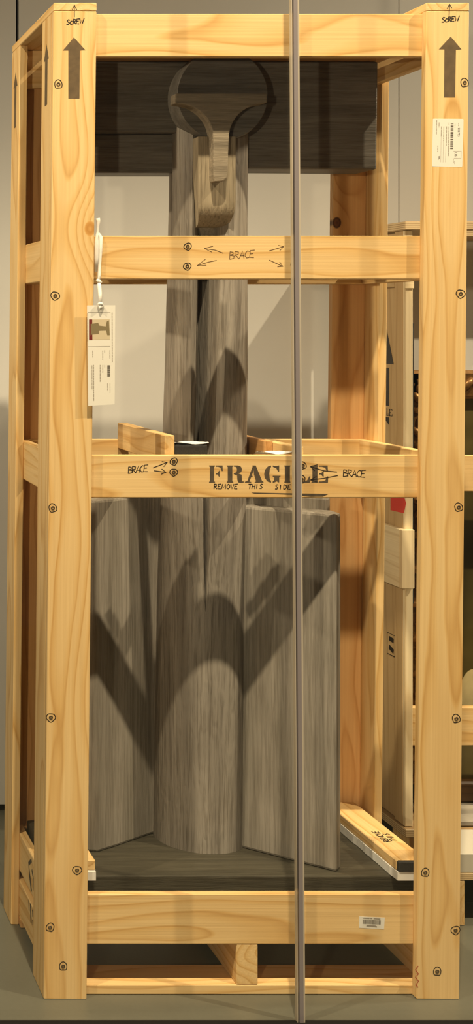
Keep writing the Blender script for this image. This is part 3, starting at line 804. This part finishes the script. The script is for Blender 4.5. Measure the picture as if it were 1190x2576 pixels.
put('stencil_lettering', poly_mesh([[(.725, 1.43), (.675, 1.31), (.70, 1.31), (.70, 1.31), (.75, 1.31), (.775, 1.31)], [(.70, 1.30), (.75, 1.30), (.75, 1.20), (.70, 1.20)],
    [(.70, 1.17), (.75, 1.17), (.75, 1.15), (.725, 1.165), (.70, 1.15)],
        ], c2side), M_INK, sp)
def zpx(py, y): return CAM_Z - (py-VY)*(y-CAM_Y)/F_PX
z0 = zpx(1047, .69); h = .0185
le = [([(.7115, z0), (.7115, z0+h)], .0034), ([(.7145, z0+h-.0008), (.7085, z0+h-.0008)], .0016), ([(.7145, z0+.0008), (.7035, z0+.0008)], .0016), ([(.7042, z0), (.7042, z0+.006)], .0016),
      ([(.6970, z0), (.6970, z0+h)], .0036), ([(.7000, z0+h-.0008), (.6835, z0+h-.0008)], .0016), ([(.7000, z0+.0008), (.6825, z0+.0008)], .0016), ([(.6962, z0+h/2), (.6885, z0+h/2)], .0016),
      ([(.6840, z0+h), (.6840, z0+h-.005)], .0016), ([(.6832, z0), (.6832, z0+.006)], .0016)]
put('stencil_lettering', ribbon_mesh(le, .003, c2side), M_INK, sp)
zz = zpx(1650, .68)
put('stamp', ribbon_mesh([([(.668, zz), (.71, zz), (.71, zz+.055), (.668, zz+.055), (.668, zz)], .0025), ([(.675, zz+.012), (.70, zz+.02)], .012), ([(.675, zz+.04), (.70, zz+.042)], .012)], .003, c2side), M_INK, sp)
rc = prism([(at(985, 1253, .59).x, at(985, 1253, .59).z), (at(1019, 1251, .59).x, at(1019, 1251, .59).z), (at(1024, 1266, .59).x, at(1024, 1266, .59).z), (at(1018, 1292, .59).x, at(1018, 1292, .59).z), (at(985, 1284, .59).x, at(985, 1284, .59).z)], .5945, .5955)
put('red_card', mesh_from(rc), M_REDTAG, c2)

pt = empty('framed_painting', (2.1, .75, .14), 'dark painting in an ornate gilt frame standing inside the open plywood crate', 'painting')
py0, py1 = .72, .77
pz0, pz1 = zpx(2020, .72), zpx(932, .72)
px0, px1 = 1.735, 2.48
fw = .075
for (x, z, ax) in (((px0, px1), (pz1-fw, pz1), 'x'), ((px0, px1), (pz0, pz0+.055), 'x'), ((px0, px0+fw), (pz0, pz1), 'z'), ((px1-fw, px1), (pz0, pz1), 'z')):
    if z[1] < .4: board('frame_member', M_WALNUT, pt, x, (py0, py1), z, ax, lean=False, bevel=.006); continue
    fr = board('frame_member', M_GOLD, pt, x, (py0, py1), z, ax, lean=False, bevel=.008)
    n = int(((x[1]-x[0]) if ax == 'x' else (z[1]-z[0]))/.03)
    bmm = bmesh.new()
    for i in range(n):
        c = (x[0]+.015+i*.03, py0-.002, (z[0]+z[1])/2) if ax == 'x' else ((x[0]+x[1])/2, py0-.002, z[0]+.015+i*.03)
        bmesh.ops.create_icosphere(bmm, subdivisions=1, radius=.010 + .004*(i % 3), matrix=Matrix.Translation(c) @ Matrix.Rotation(i*1.1, 4, 'Y') @ Matrix.Diagonal((1.5, .55, .7, 1)))
    orn = put('carved_ornament', mesh_from(bmm, True), M_GOLD, fr); orn['kind'] = 'stuff'
def canvas_mat():
    m, nt, b = newmat('old_painting')
    tc = N(nt, 'ShaderNodeTexCoord'); t = N(nt, 'ShaderNodeTexNoise'); t.inputs['Scale'].default_value = 4; t.inputs['Detail'].default_value = 4
    nt.links.new(tc.outputs['Object'], t.inputs['Vector'])
    nt.links.new(ramp(nt, t.outputs[0], [(.3, (.018, .014, .006)), (.55, (.07, .055, .016)), (.75, (.13, .10, .035))]), b.inputs['Base Color'])
    b.inputs['Roughness'].default_value = .3
    return m
sbox('canvas', (px0+.06, px1-.06), (.745, .755), (pz0+.05, pz1-.06), canvas_mat(), pt)
cl = at(1192, 1742, .744)
bmm = bmesh.new(); r_ = bmesh.ops.create_circle(bmm, cap_ends=True, segments=32, radius=1)
for v in bmm.verts: v.co = Vector((cl.x + v.co.x*.036, .7445, cl.z + v.co.y*.062))
put('painted_figure', mesh_from(bmm), plain('pale_paint', (.50, .42, .22), .5, .3, scale=14), pt)
fb = sbox('foam_block', (px0+.02, px1), (.60, .84), (.1345, pz0-.0005), plain('grey_padding', (.34, .31, .26), .8, .1), None, kind=None, bevel=.004)
tag(fb, 'grey padded block under the gilt framed painting in the plywood crate', 'block')
pf = empty('low_platform', (2.0, .42, 0), 'low white-topped plywood platform on pine bearers right of the travel crate foot', 'platform')
def PF(name, x, y, z, axis, mat): return board(name, mat, pf, x, y, z, axis, lean=False)
PF('top_board', (1.645, 2.45), (.34, .49), (.1255, .170), 'x', plain('cream_board', (.56, .53, .45), .6))
PF('plywood_base', (1.645, 2.45), (.34, .49), (.107, .125), 'x', M_LAYER)
PF('bearer', (1.645, 1.6915), (.341, .489), (0, .1065), 'y', M_PINE)
PF('bearer', (2.38, 2.425), (.341, .489), (0, .1065), 'y', M_PINE)
PF('void_shade_panel', (1.692, 2.379), (.47, .489), (0, .1065), 'x', M_BLACK)  # added black sheet that stands in for the shade under the platform
